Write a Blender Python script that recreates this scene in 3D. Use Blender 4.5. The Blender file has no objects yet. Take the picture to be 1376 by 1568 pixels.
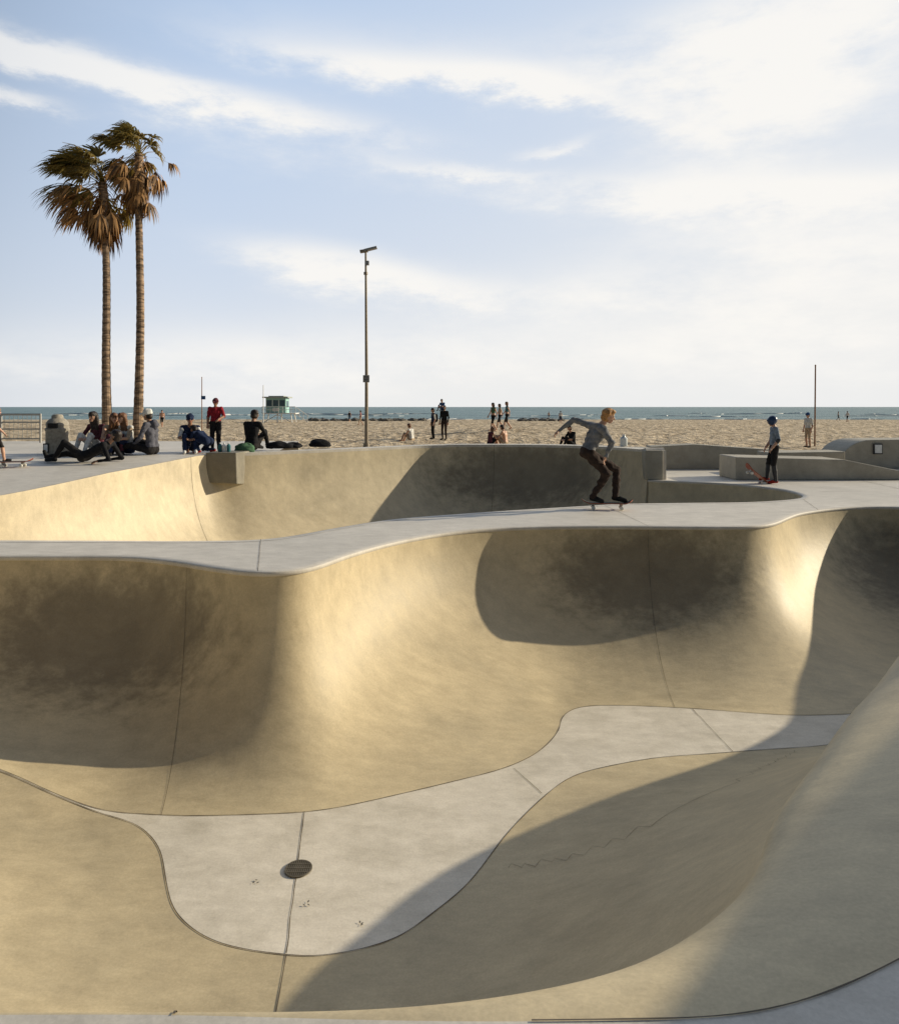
import bpy, bmesh, math, random, time
import numpy as np
from mathutils import Vector, Matrix, noise
from mathutils.geometry import delaunay_2d_cdt
random.seed(7)
R=math.radians
scene=bpy.context.scene
SUN_AZ=R(16); SUN_EL=R(19.5)
F=1100.0; CH=1.65; HV=623.0
def unp(u,v,z=0.0):
    Y=(CH-z)*F/(v-HV); return ((u-688)/F*Y, Y, z)

# ------------------------------------------------------------------ materials
def new_mat(name):
    m=bpy.data.materials.new(name); m.use_nodes=True
    nt=m.node_tree; b=nt.nodes['Principled BSDF']; return m,nt,b
def simple(name,col,rough=0.7,metal=0.0,var=0.25,scale=12.0,bump=0.15,spec=0.4):
    m,nt,b=new_mat(name)
    N=nt.nodes; L=nt.links
    tc=N.new('ShaderNodeTexCoord'); nz=N.new('ShaderNodeTexNoise'); nz.inputs['Scale'].default_value=scale; nz.inputs['Detail'].default_value=2
    L.new(tc.outputs['Object'],nz.inputs['Vector'])
    r=N.new('ShaderNodeValToRGB'); r.color_ramp.elements[0].position=0.3; r.color_ramp.elements[1].position=0.7
    r.color_ramp.elements[0].color=tuple(c*(1-var) for c in col)+(1,)
    r.color_ramp.elements[1].color=tuple(min(1,c*(1+var)) for c in col)+(1,)
    L.new(nz.outputs['Fac'],r.inputs['Fac']); L.new(r.outputs['Color'],b.inputs['Base Color'])
    b.inputs['Roughness'].default_value=rough; b.inputs['Metallic'].default_value=metal
    b.inputs['Specular IOR Level'].default_value=spec
    if bump>0:
        bp=N.new('ShaderNodeBump'); bp.inputs['Strength'].default_value=bump; bp.inputs['Distance'].default_value=0.02
        L.new(nz.outputs['Fac'],bp.inputs['Height']); L.new(bp.outputs['Normal'],b.inputs['Normal'])
    return m
def concrete(name,c_light,c_mid,c_dark,big=0.45,rough=0.5,stain=0.5,spec=0.4,bump=0.08,shade_patches=()):
    m,nt,b=new_mat(name); N=nt.nodes; L=nt.links
    tc=N.new('ShaderNodeTexCoord')
    def nz(scale,det,rg=0.55,st=None):
        n=N.new('ShaderNodeTexNoise'); n.inputs['Scale'].default_value=scale; n.inputs['Detail'].default_value=det
        n.inputs['Roughness'].default_value=rg
        if st:
            mp=N.new('ShaderNodeMapping'); mp.inputs['Scale'].default_value=st; mp.inputs['Rotation'].default_value=(.3,.2,.7); L.new(tc.outputs['Object'],mp.inputs['Vector']); L.new(mp.outputs['Vector'],n.inputs['Vector'])
        else: L.new(tc.outputs['Object'],n.inputs['Vector'])
        return n
    def ramp(src,p0,p1,c0,c1):
        r=N.new('ShaderNodeValToRGB'); e=r.color_ramp.elements; e[0].position=p0; e[1].position=p1
        e[0].color=c0+(1,); e[1].color=c1+(1,); L.new(src,r.inputs['Fac']); return r
    def mix(bt,fac,a,c):
        x=N.new('ShaderNodeMix'); x.data_type='RGBA'; x.blend_type=bt
        if isinstance(fac,float): x.inputs[0].default_value=fac
        else: L.new(fac,x.inputs[0])
        L.new(a,x.inputs[6]); L.new(c,x.inputs[7]); return x.outputs[2]
    n1=nz(big,3); n2=nz(big*3.3,5,0.68); n3=nz(60,2,0.7); n4=nz(3.6,6,0.72,(1,2.2,1))
    r1=ramp(n1.outputs['Fac'],0.35,0.65,c_mid,c_light)
    r2=ramp(n2.outputs['Fac'],0.45,0.72,(1,1,1),tuple(d/mm for d,mm in zip(c_dark,c_mid)))
    col=mix('MULTIPLY',stain,r1.outputs['Color'],r2.outputs['Color'])
    r4=ramp(n4.outputs['Fac'],0.34,0.66,(0.84,0.83,0.81),(1.10,1.10,1.10))
    col=mix('MULTIPLY',0.8,col,r4.outputs['Color'])
    r3=ramp(n3.outputs['Fac'],0.3,0.7,(0.88,0.88,0.87),(1.06,1.06,1.06))
    col=mix('MULTIPLY',0.8,col,r3.outputs['Color'])
    # deeper shade, with some grime, painted into the wall colour as dark noisy-edged areas
    for (px,py,pz,sx,sy,sz) in shade_patches:
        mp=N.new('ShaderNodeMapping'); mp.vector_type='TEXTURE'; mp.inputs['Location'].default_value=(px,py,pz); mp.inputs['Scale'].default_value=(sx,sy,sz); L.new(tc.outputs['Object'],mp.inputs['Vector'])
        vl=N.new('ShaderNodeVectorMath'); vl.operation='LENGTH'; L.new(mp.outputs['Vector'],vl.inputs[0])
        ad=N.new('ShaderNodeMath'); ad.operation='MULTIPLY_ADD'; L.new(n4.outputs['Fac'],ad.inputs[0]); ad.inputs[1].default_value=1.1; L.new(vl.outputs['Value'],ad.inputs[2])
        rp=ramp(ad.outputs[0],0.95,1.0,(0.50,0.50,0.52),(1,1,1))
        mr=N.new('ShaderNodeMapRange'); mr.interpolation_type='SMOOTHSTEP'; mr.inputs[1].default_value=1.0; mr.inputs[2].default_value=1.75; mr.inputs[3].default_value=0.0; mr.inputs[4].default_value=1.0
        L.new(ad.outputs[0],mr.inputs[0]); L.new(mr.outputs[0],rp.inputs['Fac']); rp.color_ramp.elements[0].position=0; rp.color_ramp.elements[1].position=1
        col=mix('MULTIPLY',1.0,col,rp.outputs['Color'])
    L.new(col,b.inputs['Base Color'])
    rr=N.new('ShaderNodeMapRange'); rr.inputs[3].default_value=rough-0.05; rr.inputs[4].default_value=rough+0.12
    L.new(n4.outputs['Fac'],rr.inputs[0]); L.new(rr.outputs[0],b.inputs['Roughness'])
    b.inputs['Specular IOR Level'].default_value=spec
    nb=nz(9,3,0.6)
    bp=N.new('ShaderNodeBump'); bp.inputs['Strength'].default_value=bump; bp.inputs['Distance'].default_value=0.03
    L.new(nb.outputs['Fac'],bp.inputs['Height']); L.new(bp.outputs['Normal'],b.inputs['Normal'])
    return m
M={}
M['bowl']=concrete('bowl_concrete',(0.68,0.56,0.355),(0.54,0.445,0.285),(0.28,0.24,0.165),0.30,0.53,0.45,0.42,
   shade_patches=[(-3.6,7.6,-.75,1.9,.75,.85),(2.7,9.75,-.65,1.5,.7,.8),(7.3,10.9,-.8,1.3,1.5,.9)])
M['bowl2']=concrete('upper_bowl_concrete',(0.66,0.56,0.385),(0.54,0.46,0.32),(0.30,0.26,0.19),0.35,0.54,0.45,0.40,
   shade_patches=[(2.0,18.2,.0,2.8,1.4,1.0)])
M['pan']=concrete('pan_concrete',(0.78,0.71,0.60),(0.69,0.63,0.53),(0.48,0.43,0.34),0.7,0.55,0.50,.35)
M['deck']=concrete('deck_concrete',(0.68,0.63,0.56),(0.59,0.55,0.49),(0.44,0.41,0.36),0.4,0.55,0.45,.35)
M['wall']=concrete('block_concrete',(0.46,0.42,0.345),(0.37,0.34,0.28),(0.24,0.22,0.18),0.6,0.65,0.5,.3)
M['wall_shade']=concrete('block_concrete_shaded',(0.27,0.25,0.20),(0.21,0.19,0.15),(0.13,0.12,0.10),0.9,0.65,0.5,.3)  # darker copy of block concrete, with the corner block's shade in its colour
M['seam']=simple('joint_dark',(0.12,0.10,0.075),0.9,0,.25,12,0)
M['iron']=simple('drain_iron',(0.14,0.12,0.09),0.6,0.2)
M['hole']=simple('drain_dark',(0.02,0.018,0.015),0.9,0,.2,12,0)
M['metal']=simple('galvanised',(0.33,0.32,0.30),0.45,0.5,0.1,12,0)
M['white']=simple('white_paint',(0.75,0.75,0.73),0.5,0,0.08,12,0)
M['dark']=simple('dark_plastic',(0.03,0.03,0.035),0.5,0,0.2,12,0)
M['grip']=simple('grip_tape',(0.02,0.02,0.02),0.95,0,.2,12,0)
M['maple']=simple('board_red',(0.35,0.08,0.03),0.4,0,.2,12,0)
M['wheel']=simple('wheel_urethane',(0.7,0.68,0.6),0.4,0,0.05,12,0)
M['skin']=simple('skin',(0.52,0.30,0.20),0.5,0,0.08,20,0.0)
M['skin_d']=simple('skin_tan',(0.34,0.18,0.11),0.5,0,0.08,20,0.0)
M['lip']=simple('lips',(0.40,0.13,0.10),0.5,0,0.05,20,0)
M['eye']=simple('eye_dark',(0.02,0.015,0.01),0.2,0,0.05,20,0)
def cloth(n,c): 
    M[n]=simple(n,c,0.9,0,0.22,16,0.35,0.15)
cloth('grey_shirt',(0.19,0.19,0.195)); cloth('black_pants',(0.022,0.020,0.020)); cloth('brown_pants',(0.040,0.027,0.022))
cloth('navy',(0.018,0.028,0.065)); cloth('red_shirt',(0.28,0.02,0.03)); cloth('white_cloth',(0.62,0.61,0.58)); cloth('black_cloth',(0.015,0.015,0.017))
cloth('hoodie',(0.10,0.10,0.12)); cloth('plum',(0.10,0.03,0.04)); cloth('teal_cloth',(0.05,0.16,0.18)); cloth('blue_cloth',(0.04,0.10,0.24))
cloth('shoe_black',(0.02,0.02,0.02)); cloth('shoe_red',(0.32,0.03,0.02)); cloth('blue_tee',(0.22,0.26,0.31)); cloth('green_cloth',(0.07,0.14,0.08)); cloth('tan_cloth',(0.42,0.32,0.22))
M['hair_blond']=simple('hair_blond',(0.42,0.21,0.07),0.6,0,0.4,40,0.5)
M['hair_dark']=simple('hair_dark',(0.02,0.012,0.008),0.5,0,0.3,40,0.5)
M['hair_brown']=simple('hair_brown',(0.14,0.06,0.025),0.5,0,0.3,40,0.5)
M['helmet']=simple('helmet_blue',(0.02,0.045,0.11),0.3,0,0.1,10,0)

# ------------------------------------------------------------------ mesh helpers
def mk(name,verts,faces,mats,smooth=True,fm=None,parent=None):
    me=bpy.data.meshes.new(name); me.from_pydata([tuple(v) for v in verts],[],faces)
    for m in mats: me.materials.append(m)
    n=len(me.polygons)
    if fm is not None: me.polygons.foreach_set('material_index',np.array(fm,dtype=np.int32))
    if smooth: me.polygons.foreach_set('use_smooth',np.ones(n,bool))
    me.update()
    ob=bpy.data.objects.new(name,me); scene.collection.objects.link(ob)
    if parent: ob.parent=parent
    return ob
class MB:
    def __init__(s): s.v=[];s.f=[];s.m=[];s.mats=[]
    def mi(s,m):
        if m not in s.mats: s.mats.append(m)
        return s.mats.index(m)
    def add(s,vs,fs,m):
        o=len(s.v); s.v+= [Vector(v) for v in vs]; k=s.mi(m)
        for f in fs: s.f.append([i+o for i in f]); s.m.append(k)
    def box(s,c,d,m,rot=None):
        c=Vector(c); vs=[]
        for x in(-1,1):
            for y in(-1,1):
                for z in(-1,1):
                    p=Vector((x*d[0]/2,y*d[1]/2,z*d[2]/2))
                    if rot is not None: p=rot@p
                    vs.append(c+p)
        s.add(vs,[(0,1,3,2),(4,6,7,5),(0,4,5,1),(2,3,7,6),(0,2,6,4),(1,5,7,3)],m)
    def tube(s,pts,rad,m,n=10,cap=True):
        pts=[Vector(p) for p in pts]; vs=[];fs=[]
        if not hasattr(rad,'__len__'): rad=[rad]*len(pts)
        up=None
        for i,p in enumerate(pts):
            t=(pts[min(i+1,len(pts)-1)]-pts[max(i-1,0)]).normalized()
            a=t.orthogonal().normalized() if up is None else (up-t*up.dot(t)).normalized()
            up=a; b=t.cross(a)
            for k in range(n):
                an=2*math.pi*k/n; vs.append(p+(a*math.cos(an)+b*math.sin(an))*rad[i])
        for i in range(len(pts)-1):
            for k in range(n):
                k2=(k+1)%n; fs.append((i*n+k,i*n+k2,(i+1)*n+k2,(i+1)*n+k))
        if cap: fs.append(tuple(range(n-1,-1,-1))); fs.append(tuple((len(pts)-1)*n+k for k in range(n)))
        s.add(vs,fs,m)
    def build(s,name,smooth=True,sharp=R(40),parent=None,bevel=0):
        ob=mk(name,s.v,s.f,s.mats,smooth,s.m,parent)
        if sharp:
            bm=bmesh.new(); bm.from_mesh(ob.data)
            bmesh.ops.recalc_face_normals(bm,faces=bm.faces)
            for e in bm.edges:
                if len(e.link_faces)!=2 or e.calc_face_angle(0)>sharp: e.smooth=False
            bm.to_mesh(ob.data); bm.free()
        if bevel:
            md=ob.modifiers.new('bev','BEVEL'); md.width=bevel; md.segments=2; md.limit_method='ANGLE'
        return ob
def prism(name,profile,axis_pts,mat,bevel=0.02):
    y0,y1=axis_pts; n=len(profile); mb=MB()
    vs=[(x,y0,z) for x,z in profile]+[(x,y1,z) for x,z in profile]
    fs=[tuple(range(n)),tuple(range(2*n-1,n-1,-1))]+[(i,(i+1)%n,(i+1)%n+n,i+n) for i in range(n)]
    mb.add(vs,fs,mat); return mb.build(name,smooth=False,sharp=R(1),bevel=bevel)

def catmull(P,K=16,passes=2,win=5):
    P=np.array(P,float); n=len(P); out=[]
    for i in range(n):
        p0,p1,p2,p3=P[(i-1)%n],P[i],P[(i+1)%n],P[(i+2)%n]
        for k in range(K):
            t=k/K
            out.append(0.5*((2*p1)+(-p0+p2)*t+(2*p0-5*p1+4*p2-p3)*t*t+(-p0+3*p1-3*p2+p3)*t**3))
    A=np.array(out)
    for _ in range(passes):
        B=np.zeros_like(A)
        for d in range(-win,win+1): B+=np.roll(A,d,axis=0)
        A=B/(2*win+1)
    return A
def loft(A,nconv=12,nconc=34,ra=0.27,rc=0.15,wb=0.28):
    rows=[]
    for a in A:
        lip=a[:3]; toe=a[3:6]; r=min(1,max(0.0,a[6]))
        aa=0.006+ra*r; cc=0.006+rc*r; pr=[]
        for k in range(nconv):
            ph=math.pi/2*k/nconv; pr.append((aa*math.sin(ph),cc*(1-math.cos(ph))))
        for k in range(nconc+1):
            th=math.pi/2*k/nconc; pr.append((aa+(1-aa)*(1-math.cos(th)),cc+(1-cc)*math.sin(th)))
        row=[]
        for h,z in pr:
            w=wb*r; zs=h*h*(3-2*h); z2=z*(1-w)+zs*w
            row.append((lip[0]+(toe[0]-lip[0])*h, lip[1]+(toe[1]-lip[1])*h, lip[2]+(toe[2]-lip[2])*z2))
        rows.append(row)
    return rows
def loft_mesh(rows):
    n=len(rows); m=len(rows[0]); vs=[p for r in rows for p in r]
    fs=[(i*m+j,((i+1)%n)*m+j,((i+1)%n)*m+j+1,i*m+j+1) for i in range(n) for j in range(m-1)]
    return vs,fs
def inside(poly,x,y):
    c=False; n=len(poly); j=n-1
    for i in range(n):
        xi,yi=poly[i]; xj,yj=poly[j]
        if (yi>y)!=(yj>y) and x<(xj-xi)*(y-yi)/(yj-yi)+xi: c=not c
        j=i
    return c
def ribbon_pts(P,Nn,w,off):
    vs=[];fs=[]
    for i,p in enumerate(P):
        p=Vector(p); t=(Vector(P[min(i+1,len(P)-1)])-Vector(P[max(i-1,0)]))
        if t.length<1e-7: t=Vector((1,0,0))
        nn=Vector(Nn[i]).normalized(); s=nn.cross(t.normalized())
        if s.length<1e-6: s=Vector((1,0,0))
        s.normalize(); ww=w*(0.8+0.5*noise.noise(p*6))
        vs+= [p+nn*off-s*ww/2, p+nn*off+s*ww/2]
    fs=[(2*i,2*i+1,2*i+3,2*i+2) for i in range(len(P)-1)]
    return vs,fs

# ------------------------------------------------------------------ lower bowl
D=-1.7
lower=[ # lip x,y,z  toe x,y,z  roll
(-8.4,7.8,0,-6.6,6.63,-1.0,0),(-6.5,7.9,0,-5.5,6.54,-1.2,0),(-4.96,7.93,0,-4.0,6.29,-1.5,0),(-4.2,7.93,0,-3.4,6.08,-1.6,0),
(-3.5,7.9,0,-2.88,5.93,-1.68,0),(-2.9,7.66,0,-2.45,5.90,D,0),(-2.41,7.38,0,-2.1,5.88,D,0),(-1.89,7.17,0,-1.6,5.90,D,0),
(-1.45,7.35,0,-1.05,5.96,D,0),(-1.15,8.0,0,-.45,6.2,D,0),(-.77,8.64,0,.1,6.45,D,0),(-.35,9.14,0,.5,6.65,D,0),
(.08,9.50,0,.85,6.95,D,0),(.60,9.76,0,1.12,7.4,D,0),(1.2,9.88,0,1.24,7.8,D,0),(1.95,9.94,0,1.6,8.06,D,0),
(2.81,9.92,0,2.6,7.99,D,0),(3.71,9.88,0,3.5,7.82,D,0),(4.2,9.95,0,4.0,7.8,D,0),(4.6,10.2,0,4.5,7.85,D,0),
(5.1,10.8,0,4.9,7.95,D,0),(5.55,11.25,0,5.3,8.2,D,0),(6.4,11.75,0,5.7,8.6,D,0),(7.2,11.88,0,6.1,8.9,D,0),
(7.9,11.6,0,6.4,9.0,D,0),(8.3,10.9,0,6.6,9.0,D,0),(8.5,10,0,6.75,8.85,D,0),(8.6,9.1,0.1,6.75,8.6,D,0.2),
(8.0,8.3,.3,6.5,8.35,D,.6),(7.0,7.7,.36,6.0,8.0,D,.6),(6.0,7.1,.34,5.3,7.7,D,.6),(5.15,6.5,.27,4.6,7.4,D,.6),(4.5,5.85,.18,3.8,7.12,D,.7),
(4.0,5.3,.10,3.1,7.02,D,.9),(3.6,4.7,.04,2.5,6.93,D,1),(3.2,4.1,0,2.0,6.86,D,1),(2.85,3.6,0,1.5,6.7,D,1),(2.5,3.1,0,1.1,6.5,D,1),
(2.15,2.7,0,.76,6.1,D,1),(1.8,2.4,0,.43,5.6,D,.95),(1.36,2.15,0,.15,5.07,D,.70),(.88,1.96,0,-.12,4.74,D,.50),(.40,1.93,0,-.36,4.51,D,.25),
(-.16,1.93,0,-.72,4.39,D,0.07),(-.8,1.95,0,-1.02,4.39,D,0),(-1.6,1.95,0,-1.46,4.49,D,0),(-2.4,2.0,0,-1.8,4.74,D,0),
(-3.2,2.3,0,-2.0,5.07,D,0),(-4.0,2.8,0,-2.2,5.45,D,0),(-4.8,3.5,0,-2.5,5.74,-1.69,0),(-5.6,4.3,0,-2.9,5.90,-1.68,0),
(-6.4,5.0,0,-3.4,6.06,-1.597,0),(-7.2,5.6,0,-4.0,6.27,-1.498,0),(-8.2,6.2,0,-5.5,6.52,-1.2,0),(-8.9,7,0,-6.6,6.61,-1.0,0)]
A=catmull(lower,12,2,3)
A[:,2]=np.maximum(A[:,2],0)
A[:,2]=np.where(A[:,2]<0.004,0,A[:,2])
rows=loft(A)
vs,fs=loft_mesh(rows)
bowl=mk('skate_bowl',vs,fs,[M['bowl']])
mlow=len(rows[0])
lipL=[(r[0][0],r[0][1]) for r in rows]
toeL=[tuple(r[-1]) for r in rows]
def cdt_fill(name,loops,steiner,zf,test,mat):
    co=[];ed=[];zz=[]
    for lp in loops:
        o=len(co); 
        for p in lp: co.append(Vector(p[:2])); zz.append(p[2])
        ed+=[(o+i,o+(i+1)%len(lp)) for i in range(len(lp))]
    for p in steiner: co.append(Vector(p)); zz.append(zf(*p))
    r=delaunay_2d_cdt(co,ed,[],0,1e-6)
    V,_,T,ov=r[0],r[1],r[2],r[3]
    vs=[]
    for v,o in zip(V,ov):
        z=zz[o[0]] if len(o) else zf(v.x,v.y)
        vs.append((v.x,v.y,z))
    T=[t for t in T if test(sum(V[i].x for i in t)/3,sum(V[i].y for i in t)/3)]
    ob=mk(name,vs,[list(t) for t in T],[mat])
    bm=bmesh.new(); bm.from_mesh(ob.data)
    for f in bm.faces:
        if f.normal.z<0: f.normal_flip()
    bmesh.ops.delete(bm,geom=[v for v in bm.verts if not v.link_faces],context='VERTS')
    bm.to_mesh(ob.data); bm.free()
    return ob
tl=[(p[0],p[1]) for p in toeL]
cdt_fill('bowl_floor',[toeL],[],lambda x,y:D,lambda x,y:inside(tl,x,y),M['pan'])

# ------------------------------------------------------------------ upper bowl
E=-1.5
def gl(y):
    return float(np.interp(y,[9.3,11,13,15.4],[0.0,0.27,0.46,0.6]))
upper=[(-8.9,8.95,0,-6.3,10.5,E,0),(-7,8.87,0,-5.6,10.35,E,0),(-5.5,8.85,0,-4.8,10.3,E,0),(-4.2,8.83,0,-3.9,10.3,E,0),(-3.1,8.81,0,-3.3,10.3,E,0),(-2.2,8.98,0,-2.95,10.45,E,0),
(-1.5,9.8,0,-2.5,11.0,E,0),(-.84,10.5,0,-1.6,11.8,E,0),(.12,11.02,0,-.3,12.4,E,0),(.95,11.4,0,.6,12.8,E,0),(2.3,11.95,0,2.0,13.3,E,0),
(3.0,12.2,0,2.8,13.55,E,0),(4.2,12.32,0,4.0,13.7,E,0),(5.2,12.42,0,4.7,13.8,E,0),(6.2,12.85,0,5.1,13.95,E,0),(6.62,13.5,0,5.2,14.15,E,0),
(6.6,14.5,0,5.15,14.4,E,0),(5.9,15.5,0,4.7,14.7,E,0),(4.6,16.1,0,3.9,14.9,E,0),
(4.50,16.2,0.0,3.8,15.0,E,0),(4.48,16.3,0.66,3.7,15.1,E,0),(4.40,16.6,0.66,3.5,15.4,E,0),
(3.9,17.5,.66,2.9,16.0,E,0),(3.1,18.2,.66,2.3,16.7,E,0),(1.96,18.6,.66,1.4,17.0,E,0),(.6,18.75,.65,.5,17.1,E,0),(-.56,18.6,.64,-.3,16.8,E,0),(-1.6,17.95,.63,-1.1,16.3,E,0),
(-2.8,17.15,.62,-2.0,15.7,E,0),(-4.4,16.15,.61,-3.4,14.9,E,0),(-5.2,15.75,.60,-4.0,14.5,E,0),(-5.5,15.1,.58,-4.3,14.1,E,0),
(-6.15,13,.46,-4.9,12.9,E,0),(-7,11,.27,-5.6,11.7,E,0),(-8.2,9.9,.1,-6.1,11.1,E,0),(-9.2,9.35,0.0,-6.4,10.8,E,0)]
B=catmull(upper,12,1,2)
for i in range(len(B)):
    if B[i][0]<-4.9 and B[i][1]>9.2: B[i][2]=gl(B[i][1])
    elif B[i][1]<15.9: B[i][2]=0.0
    elif B[i][2]<0.33 and B[i][1]>15.9: B[i][2]=0.0
    elif B[i][1]>15.9 and B[i][0]>0: B[i][2]=max(B[i][2],0.655)
rowsU=loft(B,6,26)
vs,fs=loft_mesh(rowsU)
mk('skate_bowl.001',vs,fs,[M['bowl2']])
lipU=[(r[0][0],r[0][1]) for r in rowsU]; toeU=[tuple(r[-1]) for r in rowsU]
tu=[(p[0],p[1]) for p in toeU]
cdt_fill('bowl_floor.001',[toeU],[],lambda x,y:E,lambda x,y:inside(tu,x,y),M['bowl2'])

# ------------------------------------------------------------------ deck
rect=[(-30,-8,0),(30,-8,0),(30,21.5,0),(-30,21.5,0)]
lowL=[tuple(r[0]) for r in rows]; upL=[(x,y,0) for x,y in lipU]
shadow_berm=[p for p in lowL if p[2]>0]  # right-hand lip, raised out of view to lengthen the bowl floor shadow
def bz(x,y):
    best=9;z=0
    for p in shadow_berm:
        d=math.hypot(p[0]-x,p[1]-y)
        if d<best: best=d;z=p[2]
    t=max(0,1-best/2.0); return z*t*t*(3-2*t)
stn=[]
for i in range(12):
    for j in range(12):
        x,y=3+i*.6,2.5+j*.6
        if not inside(lipL,x,y) and not inside(lipU,x,y) and min(math.hypot(p[0]-x,p[1]-y) for p in lowL)>.2: stn.append((x,y))
cdt_fill('concrete_deck',[rect,lowL,upL],stn,bz,
   lambda x,y:(not inside(lipL,x,y)) and (not inside(lipU,x,y)),M['deck'])
left_lip=[(r[0][0],r[0][1],r[0][2]) for r in rowsU if r[0][0]<-4.0 and r[0][1]>9.3 and (r[0][2]>0.02)]
poly=[(p[0],p[1],p[2]+0.003) for p in left_lip]
poly+= [(-9.6,9.3,0.012),(-29,9.3,0.012),(-29,22,0.6),(-4.6,22,0.6),(left_lip[0][0],left_lip[0][1]+0.45,0.6)]
p2=[(p[0],p[1]) for p in poly]
st=[(-28+2*i,y) for i in range(12) for y in (11,13,15.4,18) if inside(p2,-28+2*i,y)]
cdt_fill('raised_deck',[poly],st,lambda x,y:gl(y)+0.012,lambda x,y:inside(p2,x,y),M['deck'])
mb=MB(); mb.box((-16.8,21.95,0.2),(24.4,0.1,0.79),M['wall']); mb.build('retaining_wall',smooth=False)
idx=[i for i in range(len(rowsU)) if rowsU[i][0][2]>0.5 and rowsU[i][0][1]>16.0 and rowsU[i][0][0]>-4.6]
vs=[];fs=[]
cen=Vector((0,14,0))
for i in idx:
    p=Vector(rowsU[i][0]); a=Vector(rowsU[(i-1)%len(rowsU)][0]); b=Vector(rowsU[(i+1)%len(rowsU)][0]); t=(b-a); t.z=0; t.normalize()
    o=Vector((t.y,-t.x,0))
    if o.dot(p-cen)<0: o=-o
    zt=p.z
    vs+= [p-o*0.012+Vector((0,0,-0.05)), Vector((p.x,p.y,zt+0.012))-o*0.012, Vector((p.x,p.y,zt+0.012))+o*0.42, Vector((p.x,p.y,-0.3))+o*0.42]
n=len(idx)
for k in range(n-1):
    for j in range(3): fs.append((4*k+j,4*k+4+j,4*k+5+j,4*k+1+j))
fs.append((0,1,2,3)); fs.append((4*n-4,4*n-3,4*n-2,4*n-1))
mk('concrete_ledge',vs,fs,[M['deck']],smooth=False)
mb=MB()
mb.add([(-5.30,15.62,0.00),(-4.62,15.62,-0.03),(-4.64,15.62,0.655),(-5.30,15.62,0.655),(-5.30,16.3,-0.02),(-4.50,16.4,-0.12),(-4.52,16.4,0.655),(-5.27,16.4,0.655)],
 [(0,1,2,3),(1,5,6,2),(5,4,7,6),(4,0,3,7),(3,2,6,7),(0,4,5,1)],M['wall_shade'])
mb.build('concrete_block',smooth=False,bevel=0.02)
mb=MB(); mb.box((4.62,16.95,0.335),(0.40,1.5,0.672),M['wall']); mb.build('concrete_block.002',smooth=False,bevel=0.02)
def coping(name,rws,sel,mat):
    vs=[];fs=[];prev=None; n=len(rws)
    prof=[(-0.10,0.003),(0.010,0.003),(0.020,-0.006),(0.020,-0.040),(0.0,-0.052)]
    for i in range(n+1):
        i=i%n
        if not sel(rws[i]): prev=None; continue
        p=Vector(rws[i][0]); a=Vector(rws[(i-1)%n][0]); b=Vector(rws[(i+1)%n][0]); t=b-a; t.z=0; t.normalize()
        inn=Vector((rws[i][-1][0]-p.x,rws[i][-1][1]-p.y,0)); o=Vector((t.y,-t.x,0))
        if o.dot(inn)<0:o=-o
        base=len(vs)
        for d,z in prof: vs.append(p+o*d+Vector((0,0,z)))
        if prev is not None:
            for j in range(4): fs.append((prev+j,base+j,base+j+1,prev+j+1))
        prev=base
    mk(name,vs,fs,[mat])
coping('bowl_coping',rows,lambda r: r[0][1]>7.1 and not (r[0][0]>5 and r[0][1]<9.2),M['deck'])
coping('bowl_coping.001',rowsU,lambda r: r[0][2]<0.001 ,M['deck'])

# ------------------------------------------------------------------ joints
sv=[];sf=[]
def addr(P,Nn,w=0.012,off=0.004):
    v,f=ribbon_pts(P,Nn,w,off); o=len(sv); sv.extend(v); sf.extend([[i+o for i in q] for q in f])
def surfn(rws,i,j):
    n=len(rws); m=len(rws[0])
    a=Vector(rws[(i+1)%n][j])-Vector(rws[(i-1)%n][j]); b=Vector(rws[i][min(j+1,m-1)])-Vector(rws[i][max(j-1,0)])
    q=a.cross(b)
    if q.length<1e-9: return Vector((0,0,1))
    q.normalize(); inn=Vector((rws[i][-1][0]-rws[i][0][0],rws[i][-1][1]-rws[i][0][1],0.6))
    return q if q.dot(inn)>0 else -q
def column(rws,i,w=0.012): addr([rws[i][j] for j in range(len(rws[0]))],[surfn(rws,i,j) for j in range(len(rws[0]))],w)
Z=(0,0,1)
addr([tuple(p) for p in toeL]+[toeL[0]],[Z]*(len(toeL)+1),0.008,0.004)
def near_lip(rws,x,y): return min(range(len(rws)),key=lambda i:(rws[i][0][0]-x)**2+(rws[i][0][1]-y)**2)
def near_toe(rws,x,y): return min(range(len(rws)),key=lambda i:(rws[i][-1][0]-x)**2+(rws[i][-1][1]-y)**2)
for x,y in [(-2.75,7.6),(2.77,9.92)]: column(rows,near_lip(rows,x,y),0.0045)
for x,y in [(-1.0,4.39)]: column(rows,near_toe(rows,x,y),0.009)
def line(a,b,w=0.012,z=0.004,n=24):
    P=[(a[0]+(b[0]-a[0])*k/n+0.006*noise.noise(Vector((a[0]+k*.3,a[1],0))),a[1]+(b[1]-a[1])*k/n,(a[2] if len(a)>2 else 0)) for k in range(n+1)]
    addr(P,[Z]*(n+1),w,z)
line((-1.2,5.94,D),(-1.0,4.40,D),0.009)
line((.60,6.65,D),(.80,6.22,D),0.006); line((2.69,7.96,D),(2.75,6.97,D),0.006)
i0=near_toe(rows,3.3,7.05); i1=near_toe(rows,.3,5.35)
lo_,hi_=min(i0,i1),max(i0,i1)
jf=lambda i: mlow-2-int(10*math.sin(math.pi*(i-lo_)/max(1,hi_-lo_))**.7)
addr([rows[i][jf(i)] for i in range(lo_,hi_)],[surfn(rows,i,jf(i)) for i in range(lo_,hi_)],0.004)
sel=[i for i in range(len(rows)) if rows[i][0][0]>0.2 and rows[i][0][1]<5.2]
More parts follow.
